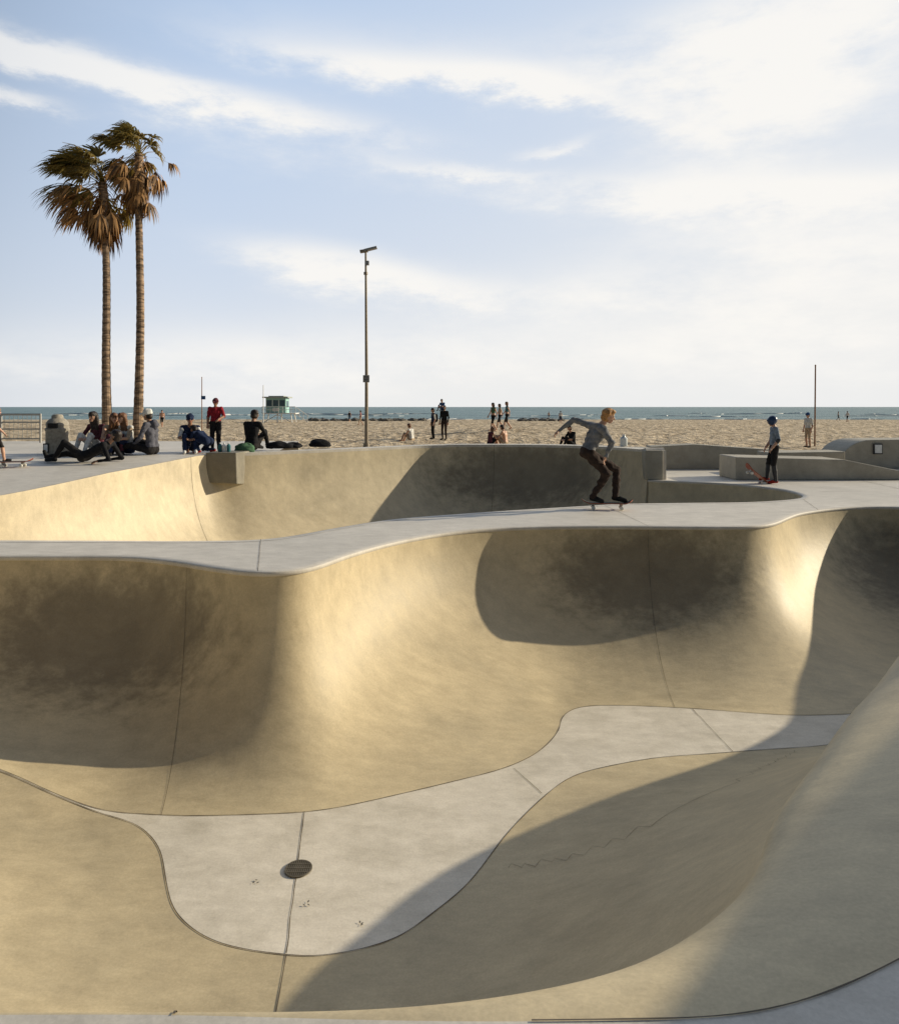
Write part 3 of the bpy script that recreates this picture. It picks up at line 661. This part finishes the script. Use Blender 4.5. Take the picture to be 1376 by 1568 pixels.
def figure(name,J,loc,rot,s,mats,voxel=.012,hair='short',extras=(),fem=False,loose=1.0,noisea=.006):
    loc=Vector(loc); Rm=Matrix.Rotation(rot,3,'Z')
    W={k:(Rm@(Vector(v)*s)+loc) for k,v in J.items() if k!='face'}
    face=(Rm@Vector(J['face'])).normalized()
    sk=mats.get('skin',M['skin']); top=mats['top']; sl=mats.get('sleeve',sk); fo=mats.get('fore',sk); pa=mats['pants']; ca=mats.get('calf',pa); sh=mats['shoe']; ha=mats['hair']
    mid=mats.get('mid',top)
    C=[]
    def c(a,ra,b,rb,m): C.append((Vector(a),ra*s,Vector(b),rb*s,m))
    sw=(W['shR']-W['shL']).normalized(); hw=(W['hiR']-W['hiL']).normalized()
    spine=(W['chest']-W['pelvis']).normalized()
    b=.92 if fem else 1.0
    for sg in(-1,1):
        c(W['chest']+sw*sg*.085*s*b,.095*b,W['chest']*.45+W['pelvis']*.55+sw*sg*.055*s,.085*b,top)
        c(W['chest']*.45+W['pelvis']*.55+sw*sg*.055*s,.085*b,W['pelvis']+hw*sg*.07*s+spine*.05*s,.095,mid)
        c(W['pelvis']+hw*sg*.07*s,.10,W['pelvis']+hw*sg*.075*s-spine*.02*s,.10,pa)
    c(W['shL'],.060*b,W['shR'],.060*b,top); c(W['chest']+spine*.08*s,.092*b,W['chest'],.10*b,top)
    c(W['neck']-spine*.03*s,.053,W['neck']*.5+W['head']*.5,.046,sk)
    for q in'LR':
        c(W['sh'+q],.054*b*loose,W['el'+q],.041*b*loose,sl); c(W['el'+q],.040*b*loose,W['wr'+q],.028*b*loose,fo)
        c(W['hi'+q],.088*loose,W['kn'+q],.058*loose,pa); c(W['kn'+q],.056*loose,W['kn'+q]*.6+W['an'+q]*.4,.054*loose,ca); c(W['kn'+q]*.6+W['an'+q]*.4,.054*loose,W['an'+q],.040*loose,ca)
        ft=(W['to'+q]-W['an'+q]); c(W['an'+q]-ft*.12+Vector((0,0,-.03*s)),.036,W['to'+q],.032,sh); c(W['to'+q]*.5+W['an'+q]*.5,.040,W['to'+q],.034,sh)
        fd=(W['wr'+q]-W['el'+q]).normalized(); side=fd.cross(Vector((0,0,1)) if abs(fd.z)<.8 else face).normalized(); pn=side.cross(fd).normalized()
        if pn.z>0: pn=-pn
        w=W['wr'+q]; hm=sk
        for o_ in(-.018,.018): c(w+side*o_*s*.6,.018,w+fd*.075*s+side*o_*s,.017,hm)
        for fi,ln in enumerate((.062,.074,.069,.050)):
            bs=w+fd*.078*s+side*(-.036+.024*fi)*s; m1=bs+(fd*.8+pn*.35+side*(fi-1.5)*.10).normalized()*ln*.55*s; m2=m1+(fd*.45+pn*.75).normalized()*ln*.5*s
            c(bs,.0095,m1,.009,hm); c(m1,.009,m2,.0078,hm)
        tb=w+fd*.025*s-side*.026*s; t1=tb+(fd*.6-side*.7+pn*.3).normalized()*.042*s; t2=t1+(fd*.85+pn*.35).normalized()*.032*s
        c(tb,.012,t1,.0105,hm); c(t1,.0105,t2,.009,hm)
    H=W['head']; up=(H-W['neck']).normalized(); up=(up-face*up.dot(face)).normalized(); rt=face.cross(up)
    c(H+up*.025*s-face*.01*s,.085,H+up*.0*s+face*.005*s,.079,sk); c(H-up*.045*s+face*.03*s,.052,H-up*.075*s+face*.045*s,.034,sk)
    c(H+face*.082*s+up*.005*s,.010,H+face*.104*s-up*.022*s,.013,sk)
    for sg in(-1,1):
        c(H+rt*sg*.082*s-up*.0*s-face*.01*s,.014,H+rt*sg*.084*s-up*.03*s-face*.005*s,.010,sk)
        c(H+rt*sg*.032*s+face*.077*s+up*.012*s,.009,H+rt*sg*.034*s+face*.077*s+up*.012*s,.009,M['eye'])
        c(H+rt*sg*.018*s+face*.076*s+up*.036*s,.007,H+rt*sg*.045*s+face*.068*s+up*.036*s,.007,ha)
    c(H+rt*-.018*s+face*.076*s-up*.052*s,.008,H+rt*.018*s+face*.076*s-up*.052*s,.008,M['lip'])
    if hair in('short','long','shaggy'):
        c(H+up*.04*s-face*.025*s,.095,H-up*.02*s-face*.04*s,.083,ha); c(H+up*.07*s+face*.03*s,.063,H+up*.05*s-face*.01*s,.078,ha)
    if hair=='long':
        for sg in(-1,0,1): c(H+rt*sg*.055*s-face*.03*s,.06,H+rt*sg*.07*s-face*.05*s-up*.27*s,.04,ha)
    if hair=='shaggy':
        for k in range(16):
            a=random.random()*6.28; o_=(rt*math.cos(a)+up*(.4+.6*abs(math.sin(a))))*.085*s-face*random.uniform(-.03,.06)*s
            c(H+o_*.8,.030,H+o_*1.15-up*random.uniform(.0,.06)*s,.014,ha)
        for sg in(-1,1): c(H+rt*sg*.075*s+up*.02*s-face*.02*s,.035,H+rt*sg*.07*s-up*.06*s-face*.035*s,.022,ha)
    if hair=='helmet':
        hm=mats['hat']; c(H+up*.045*s-face*.02*s,.115,H+up*.025*s+face*.005*s,.112,hm); c(H+rt*.08*s+up*.0*s,.035,H+rt*.08*s-up*.02*s-face*.02*s,.03,hm); c(H-rt*.08*s,.035,H-rt*.08*s-up*.02*s-face*.02*s,.03,hm)
        c(H+up*.05*s+face*.08*s,.04,H+up*.05*s+face*.11*s,.02,hm)
    if hair=='cap':
        hm=mats['hat']; c(H+up*.045*s-face*.02*s,.095,H+up*.035*s+face*.01*s,.092,hm); c(H+up*.04*s+face*.08*s,.028,H+up*.03*s+face*.15*s,.022,hm); c(H-up*.01*s-face*.035*s,.08,H-up*.03*s-face*.04*s,.07,ha)
    for (a,ra,b_,rb,m) in extras:
        c(Rm@(Vector(a)*s)+loc,ra,Rm@(Vector(b_)*s)+loc,rb,m)
    caps=[(np.array(a),ra,np.array(b_),rb) for a,ra,b_,rb,m in C]
    V,Q=surface_nets(caps,voxel,0.0045 if voxel<.02 else .008)
    ml=[]
    for q in C:
        if q[4] not in ml: ml.append(q[4])
    cen=V[Q].mean(1)
    nf=len(cen); best=np.full(nf,1e9); lab=np.zeros(nf,int)
    for (a,ra,bb,rb),q in zip(caps,C):
        ab=bb-a; l2=max(ab.dot(ab),1e-12); t=np.clip((cen-a)@ab/l2,0,1)
        dd=np.linalg.norm(cen-(a+t[:,None]*ab),axis=1)-(ra+(rb-ra)*t)
        k=dd<best; best[k]=dd[k]; lab[k]=ml.index(q[4])
    me=bpy.data.meshes.new(name); me.from_pydata(V.tolist(),[],Q.tolist())
    for m in ml: me.materials.append(m)
    me.polygons.foreach_set('material_index',lab.astype(np.int32)); me.polygons.foreach_set('use_smooth',np.ones(nf,bool))
    me.update()
    if noisea>0:
        isc=np.array([m.name in CLOTHN for m in ml]); cl=np.unique(Q[isc[lab]])
        nr=np.zeros(len(V)*3); me.vertices.foreach_get('normal',nr); nr=nr.reshape(-1,3)
        for i in cl:
            q=Vector(V[i]); V[i]+=nr[i]*noisea*(noise.noise(q*14)+1.3*noise.noise(Vector((q.x*6,q.y*6,q.z*18))))
        me.vertices.foreach_set('co',V.reshape(-1)); me.update()
    ob=bpy.data.objects.new(name,me); scene.collection.objects.link(ob); return ob

def skateboard(name,loc,rotz,pitch=0,roll=0,L_=.78,Wd=.2):
    mb=MB(); n=24
    T=Matrix.Translation(Vector(loc))@Matrix.Rotation(rotz,4,'Z')@Matrix.Rotation(pitch,4,'Y')@Matrix.Rotation(roll,4,'X')
    vs=[]
    for i in range(n+1):
        x=-L_/2+L_*i/n; e=max(0,abs(x)-(L_/2-.15)); z=.095+e*e*2.6
        q=max(0,abs(x)-(L_/2-.1)); w=Wd/2*math.sqrt(max(0.02,1-(q/.102)**2))
        vs+= [(x,-w,z+.012),(x,w,z+.012),(x,w,z),(x,-w,z)]
    ft=[];fb=[]
    for i in range(n):
        a=4*i;b=a+4; ft.append((a,a+1,b+1,b)); fb+= [(a+1,a+2,b+2,b+1),(a+2,a+3,b+3,b+2),(a+3,a,b,b+3)]
    fb+= [(0,1,2,3),(4*n,4*n+1,4*n+2,4*n+3)]
    mb.add([T@Vector(v) for v in vs],ft,M['grip']); mb.add([T@Vector(v) for v in vs],fb,M['maple'])
    for sx in(-1,1):
        x=sx*(L_/2-.18)
        mb.tube([T@Vector((x,-.075,.05)),T@Vector((x,.075,.05))],.012,M['metal'],8)
        mb.add([T@Vector(p) for p in[(x-.03,-.025,.095),(x+.03,-.025,.095),(x+.03,.025,.095),(x-.03,.025,.095),(x-.015,-.02,.045),(x+.015,-.02,.045),(x+.015,.02,.045),(x-.015,.02,.045)]],
            [(0,1,5,4),(1,2,6,5),(2,3,7,6),(3,0,4,7),(4,5,6,7)],M['metal'])
        for sy in(-1,1): mb.tube([T@Vector((x,sy*.072,.03)),T@Vector((x,sy*.078,.03)),T@Vector((x,sy*.102,.03)),T@Vector((x,sy*.108,.03))],[.022,.03,.03,.022],M['wheel'],14)
    return mb.build(name)
SK=dict(head=(2.56,11.55,1.50),neck=(2.45,11.58,1.37),chest=(2.37,11.6,1.22),pelvis=(2.22,11.6,.93),
 shR=(2.44,11.42,1.30),shL=(2.31,11.77,1.35),elL=(2.05,11.86,1.44),wrL=(1.82,11.90,1.26),elR=(2.56,11.33,1.07),wrR=(2.47,11.36,.87),
 hiR=(2.24,11.51,.90),hiL=(2.24,11.70,.90),knR=(2.50,11.45,.58),knL=(2.73,11.73,.62),anR=(2.30,11.54,.20),anL=(2.67,11.60,.20),toR=(2.44,11.47,.145),toL=(2.82,11.52,.145),face=(.92,-.25,-.32))
figure('skateboarder',SK,(0,0,0),0,1.0,dict(top=M['grey_shirt'],sleeve=M['grey_shirt'],fore=M['grey_shirt'],pants=M['brown_pants'],shoe=M['shoe_black'],hair=M['hair_blond'],skin=M['skin']),.008,'shaggy',noisea=.012,loose=1.14)
skateboard('skateboard',(2.53,11.54,0.004),R(-8),L_=.80)
KID=pose(head=(0,.05,1.60),face=(0,1,-.15),elL=(-.24,-.06,1.14),wrL=(-.22,.10,.93),elR=(.23,.02,1.13),wrR=(.2,.16,.92),knR=(.08,.12,.50),anR=(.06,.16,.14),toR=(.05,.33,.10))
kx,ky=6.98,15.45
figure('standing_boy',KID,(kx,ky,.004),R(78),.83,dict(top=M['blue_tee'],mid=M['blue_tee'],sleeve=M['blue_tee'],pants=M['black_pants'],calf=M['dark'],shoe=M['shoe_red'],hair=M['hair_dark'],skin=M['skin'],hat=M['helmet']),.009,'helmet',loose=1.12,
   extras=[((.23,.0,1.13),.052,(.23,.03,1.08),.048,M['dark']),((-.24,-.05,1.14),.052,(-.23,-.02,1.08),.048,M['dark'])])
skateboard('skateboard.001',(kx-.42,ky-.02,.10),R(8),pitch=R(38),L_=.72)
bx=(1237-688)/F*28.5
bp_=[((0,-.17,1.32),.11,(0,-.17,1.08),.12,M['black_cloth'])]
figure('standing_boy.001',pose(face=(0,1,0)),(bx,28.5,sand_z(bx,28.5)),R(110),.80,dict(top=M['white_cloth'],sleeve=M['white_cloth'],pants=M['tan_cloth'],calf=M['skin'],shoe=M['shoe_black'],hair=M['hair_dark'],hat=M['blue_cloth']),.015,'cap',extras=bp_,noisea=0)
def P(u,y): return (u-688)/F*y
zd=.612
figure('seated_man',SITS,(P(232,15.6),15.6,zd),R(80),1.03,dict(top=M['hoodie'],sleeve=M['hoodie'],fore=M['hoodie'],pants=M['black_pants'],shoe=M['shoe_black'],hair=M['hair_dark'],hat=M['white_cloth'],skin=M['skin_d']),.010,'cap',noisea=.012,loose=1.12,
   extras=[((-.0,-.06,.66),.08,(0,-.08,.60),.07,M['hoodie'])])
figure('seated_woman',SITK,(P(150,16.0),16.0,zd),R(165),.98,dict(top=M['plum'],sleeve=M['plum'],fore=M['plum'],pants=M['white_cloth'],shoe=M['shoe_black'],hair=M['hair_dark'],skin=M['skin']),.010,'long',fem=True)
figure('seated_woman.001',SITK,(P(174,15.9),15.9,zd),R(-150),.95,dict(top=M['tan_cloth'],sleeve=M['skin'],pants=M['plum'],shoe=M['shoe_black'],hair=M['hair_brown'],skin=M['skin']),.010,'long',fem=True)
figure('seated_woman.002',SITK,(P(196,15.8),15.8,zd),R(150),.95,dict(top=M['white_cloth'],sleeve=M['tan_cloth'],pants=M['navy'],shoe=M['shoe_black'],hair=M['hair_brown'],skin=M['skin']),.010,'long',fem=True)
figure('reclining_man',RECL,(P(130,14.3),14.3,gl(14.3)+.014),R(88),1.0,dict(top=M['black_cloth'],sleeve=M['black_cloth'],fore=M['black_cloth'],pants=M['black_pants'],shoe=M['shoe_black'],hair=M['hair_dark'],skin=M['skin_d']),.010,'short')
figure('seated_boy',SITK,(P(291,16.4),16.4,zd),R(200),.92,dict(top=M['navy'],mid=M['white_cloth'],sleeve=M['white_cloth'],pants=M['navy'],shoe=M['white_cloth'],hair=M['hair_dark'],hat=M['navy'],skin=M['skin_d']),.010,'cap')
figure('crouching_boy',CROUCH,(P(314,16.1),16.1,zd),R(65),.80,dict(top=M['navy'],sleeve=M['navy'],fore=M['navy'],pants=M['navy'],shoe=M['shoe_red'],hair=M['hair_dark'],skin=M['skin_d']),.010,'short')
figure('standing_boy.002',pose(elL=(-.27,.05,1.15),wrL=(-.12,.24,1.05),face=(.3,.9,-.2)),(P(330,16.8),16.8,zd),R(190),.71,dict(top=M['red_shirt'],sleeve=M['red_shirt'],pants=M['black_pants'],shoe=M['shoe_red'],hair=M['hair_dark'],hat=M['plum'],skin=M['skin_d']),.009,'cap',loose=1.25)
figure('seated_man.001',SITK,(P(385,16.75),16.75,.67-.04),R(-15),1.0,dict(top=M['black_cloth'],sleeve=M['black_cloth'],fore=M['black_cloth'],pants=M['black_pants'],shoe=M['shoe_black'],hair=M['hair_dark'],skin=M['skin_d']),.010,'short')
x=P(-6,14.2); figure('standing_boy.003',WALK,(x,14.2,gl(14.2)+.014),R(-60),.62,dict(top=M['black_cloth'],sleeve=M['skin'],pants=M['black_pants'],calf=M['skin'],shoe=M['shoe_black'],hair=M['hair_blond'],skin=M['skin']),.009,'short')
skateboard('skateboard.002',(P(20,13.6),13.6,gl(13.6)+.016),R(10),L_=.70)
def beach(name,J,u,y,rot,s,m,hair='short',ex=(),fem=False,dz=0,vx=.020):
    x=P(u,y); figure(name,J,(x,y,sand_z(x,y)+dz+.02),rot,s,m,vx,hair,extras=ex,fem=fem,noisea=0)
beach('standing_man',pose(),680,36,R(150),1.0,dict(top=M['black_cloth'],sleeve=M['black_cloth'],fore=M['black_cloth'],pants=M['brown_pants'],shoe=M['shoe_black'],hair=M['hair_dark']))
beach('standing_man.001',pose(),663,37,R(110),.92,dict(top=M['navy'],sleeve=M['white_cloth'],pants=M['black_pants'],shoe=M['shoe_black'],hair=M['hair_dark']),ex=bp_)
beach('riding_child',SITK,677.5,36.0,R(150),.62,dict(top=M['blue_cloth'],sleeve=M['blue_cloth'],pants=M['navy'],shoe=M['shoe_black'],hair=M['hair_dark']),dz=1.46)
def bik(u,y,rot,hair,nm,top):
    m=dict(top=top,mid=M['skin'],sleeve=M['skin'],pants=M['black_cloth'],calf=M['skin'],shoe=M['skin'],hair=hair)
    beach(nm,WALK,u,y,rot,.98,m,'long',fem=True)
bik(755,43,R(120),M['hair_dark'],'walking_woman',M['green_cloth']); bik(776,44,R(100),M['hair_brown'],'walking_woman.001',M['teal_cloth']); bik(765,49,R(100),M['hair_dark'],'walking_woman.002',M['tan_cloth'])
beach('seated_woman.003',SITK,750,30,R(-60),.85,dict(top=M['plum'],sleeve=M['skin'],pants=M['black_cloth'],calf=M['skin'],shoe=M['skin'],hair=M['hair_brown']),'long',fem=True,dz=-.02)
beach('seated_man.002',SITK,773,30,R(60),.9,dict(top=M['skin'],mid=M['skin'],sleeve=M['skin'],pants=M['tan_cloth'],calf=M['skin'],shoe=M['skin'],hair=M['hair_dark']))
beach('seated_man.003',SITK,630,34,R(60),.9,dict(top=M['white_cloth'],sleeve=M['skin'],pants=M['tan_cloth'],calf=M['skin'],shoe=M['skin'],hair=M['hair_brown']))
beach('seated_man.004',SITK,876,27.5,R(120),.95,dict(top=M['black_cloth'],sleeve=M['black_cloth'],pants=M['black_cloth'],shoe=M['skin'],hair=M['hair_dark']))
for i,(u,y) in enumerate([(858,95),(1297,110),(1283,130),(535,110),(552,80),(840,150),(248,70)]):
    beach('beach_walker' if i==0 else 'beach_walker.%03d'%i,WALK,u,y,random.random()*6,.95,dict(top=random.choice([M['red_shirt'],M['black_cloth'],M['white_cloth'],M['skin']]),sleeve=M['skin'],pants=random.choice([M['navy'],M['black_cloth'],M['tan_cloth']]),calf=M['skin'],shoe=M['skin'],hair=M['hair_dark']),'short',vx=.03)

def bag(name,loc,sx,sy,sz_,mat,seed):
    bm=bmesh.new(); bmesh.ops.create_uvsphere(bm,u_segments=24,v_segments=16,radius=1); mb=MB(); vs=[]
    for v in bm.verts:
        p=v.co; k=1+.25*noise.noise(p*1.6+Vector((seed,0,0)))+.08*noise.noise(p*5)
        vs.append(Vector((p.x*sx*k,p.y*sy*k,(max(p.z,-.55)+.55)*sz_*k/1.4))+Vector(loc))
    mb.add(vs,[[v.index for v in f.verts] for f in bm.faces],mat); bm.free()
    mb.tube([Vector(loc)+Vector((sx*.6*math.cos(t),-.1*sy,sz_*(.75+.35*math.sin(t)))) for t in np.linspace(.2,2.9,10)],.012,M['dark'],6)
    mb.build(name)
bag('backpack',(P(425,17.0),17.1,.665),.34,.18,.14,M['black_cloth'],1); bag('backpack.001',(P(448,17.2),17.3,.665),.2,.15,.12,M['black_cloth'],5)
bag('backpack.002',(P(487,17.5),17.75,.665),.27,.16,.17,M['black_cloth'],9); bag('backpack.003',(P(372,16.3),16.4,.62),.25,.14,.18,M['green_cloth'],3)
def bottle(name,loc,h,r_,mat,capm):
    mb=MB(); l=Vector(loc); mb.tube([l,l+Vector((0,0,h*.05)),l+Vector((0,0,h*.68)),l+Vector((0,0,h*.82)),l+Vector((0,0,h*.9))],[r_*.9,r_,r_,r_*.45,r_*.4],mat,14)
    mb.tube([l+Vector((0,0,h*.9)),l+Vector((0,0,h))],r_*.42,capm,12); mb.build(name)
mplas=simple('clear_plastic',(0.65,0.68,0.68),0.15,0,0.1,5,0)
bottle('water_jug',(P(957,17.6),17.75,.672),.30,.09,mplas,M['white'])
for i,(u,mm) in enumerate([(337,M['teal_cloth']),(343,M['white']),(350,M['teal_cloth'])]): bottle('drink_bottle' if i==0 else 'drink_bottle.%03d'%i,(P(u,15.85),15.85,.66),.20,.045,mm,M['white'])

# ------------------------------------------------------------------ world
w=bpy.data.worlds.new('World'); scene.world=w; w.use_nodes=True; nt=w.node_tree; N=nt.nodes; L=nt.links
bg=N['Background']; sky=N.new('ShaderNodeTexSky'); sky.sky_type='NISHITA'; sky.sun_disc=False; sky.sun_elevation=SUN_EL; sky.sun_rotation=R(90)-SUN_AZ
sky.air_density=1.0; sky.dust_density=1.2; sky.ozone_density=1.5
tc=N.new('ShaderNodeTexCoord'); sp=N.new('ShaderNodeSeparateXYZ'); L.new(tc.outputs['Generated'],sp.inputs[0])
def m(op,a,b=None,c=None):
    n=N.new('ShaderNodeMath'); n.operation=op
    for i,q in enumerate((a,b,c)):
        if q is None: continue
        if isinstance(q,(int,float)): n.inputs[i].default_value=q
        else: L.new(q,n.inputs[i])
    return n.outputs[0]
def mixc(fac,a,b,bt='MIX'):
    x=N.new('ShaderNodeMix'); x.data_type='RGBA'; x.blend_type=bt
    if isinstance(fac,float): x.inputs[0].default_value=fac
    else: L.new(fac,x.inputs[0])
    for i,q in((6,a),(7,b)):
        if isinstance(q,tuple): x.inputs[i].default_value=q
        else: L.new(q,x.inputs[i])
    return x.outputs[2]
az=m('ARCTAN2',sp.outputs[0],sp.outputs[1]); el=m('ARCSINE',sp.outputs[2])
cmb=N.new('ShaderNodeCombineXYZ'); L.new(az,cmb.inputs[0]); L.new(m('MULTIPLY',el,2.6),cmb.inputs[1])
def nz(scale,det,rg=.55):
    n=N.new('ShaderNodeTexNoise'); n.inputs['Scale'].default_value=scale; n.inputs['Detail'].default_value=det; n.inputs['Roughness'].default_value=rg
    L.new(cmb.outputs[0],n.inputs['Vector']); return n.outputs['Fac']
nA=nz(3.2,2); nB=nz(8,7,.66)
elw=m('ADD',el,m('MULTIPLY',m('SUBTRACT',nB,.5),.06))
elw=m('ADD',elw,m('MULTIPLY',m('SUBTRACT',nA,.5),.025))
azw=m('ADD',az,m('MULTIPLY',m('SUBTRACT',nA,.5),.08))
blobs=[(150,105,330,22,.10,1.1),(10,150,70,12,.0,1.0),(640,112,250,24,.06,.9),(880,150,120,20,.3,.8),(440,200,260,55,.1,.40),(560,60,330,40,.05,.35),
(1180,130,200,110,-.1,1.0),(1150,40,330,60,0,.5),(1180,295,380,30,.08,1.0),(1250,370,300,45,.05,.7),(860,228,60,9,-.1,.5),(720,262,120,10,.1,.45),
(480,400,150,32,.1,.85),(650,440,200,32,.12,.75),(950,440,160,34,.1,.5),(1230,460,180,60,0,.7),(900,540,700,60,.03,.6),(250,560,500,45,0,.45)]
tot=None
for u,v,su,sv_,k,wt in blobs:
    a0=math.atan((u-688)/F); e0=math.atan((HV-v)/F*math.cos(a0)); sa=su/F; se=sv_/F
    da=m('SUBTRACT',azw,a0); de=m('ADD',m('SUBTRACT',elw,e0),m('MULTIPLY',da,k))
    da2=m('DIVIDE',da,sa); de2=m('DIVIDE',de,se)
    q=m('ADD',m('MULTIPLY',da2,da2),m('MULTIPLY',de2,de2))
    g=m('MULTIPLY',m('EXPONENT',m('MULTIPLY',q,-1.0)),wt)
    tot=g if tot is None else m('ADD',tot,g)
tex=m('ADD',m('MULTIPLY',nB,2.1),m('MULTIPLY',nA,.9))
cl=m('MULTIPLY',tot,m('SUBTRACT',tex,.62)); 
mr_=N.new('ShaderNodeMapRange'); mr_.interpolation_type='SMOOTHSTEP'; L.new(cl,mr_.inputs[0]); mr_.inputs[1].default_value=.02; mr_.inputs[2].default_value=1.05; mr_.inputs[3].default_value=0; mr_.inputs[4].default_value=.92
sea=N.new('ShaderNodeMapRange'); sea.interpolation_type='SMOOTHSTEP'; L.new(m('ADD',m('MULTIPLY',sp.outputs[1],.85),m('MULTIPLY',sp.outputs[0],.5)),sea.inputs[0]); sea.inputs[1].default_value=0.0; sea.inputs[2].default_value=.65
sky2=mixc(1.0,sky.outputs[0],(.45,.45,.45,1),'MULTIPLY')
base=mixc(m('MULTIPLY',sea.outputs[0],.9),sky2,(3.9,5.3,7.5,1))
hz=m('MULTIPLY',m('EXPONENT',m('MULTIPLY',m('MAXIMUM',el,0.0),-4.0)),.92)
hr=m('MULTIPLY',m('MAXIMUM',m('ADD',az,.30),0.0),.50)
hh=m('MULTIPLY',m('MINIMUM',m('ADD',hz,hr),.95),sea.outputs[0])
c1=mixc(hh,base,(7.4,7.35,7.2,1))
c2=mixc(m('MULTIPLY',mr_.outputs[0],m('ADD',m('MULTIPLY',sea.outputs[0],.85),.15)),c1,(8.2,8.0,7.65,1))
L.new(c2,bg.inputs['Color']); bg.inputs['Strength'].default_value=0.118

# ------------------------------------------------------------------ sun
sl=bpy.data.lights.new('sun','SUN'); sl.energy=5.0; sl.angle=R(.5); sl.color=(1.0,.88,.66); so=bpy.data.objects.new('sun',sl); scene.collection.objects.link(so)
sd=Vector((math.cos(SUN_AZ)*math.cos(SUN_EL),math.sin(SUN_AZ)*math.cos(SUN_EL),math.sin(SUN_EL)))
so.rotation_euler=sd.to_track_quat('Z','Y').to_euler(); so.location=(20,10,20)
# ------------------------------------------------------------------ camera
cd=bpy.data.cameras.new('camera'); co=bpy.data.objects.new('camera',cd); scene.collection.objects.link(co)
co.location=(0,0,CH); co.rotation_euler=(R(90),0,0); cd.sensor_fit='HORIZONTAL'; cd.sensor_width=36; cd.lens=36*F/1376; cd.shift_y=-(784-HV)/1376
cd.clip_start=.05; cd.clip_end=100000; scene.camera=co
scene.view_settings.view_transform='Standard'; scene.view_settings.look='None'; scene.view_settings.exposure=0
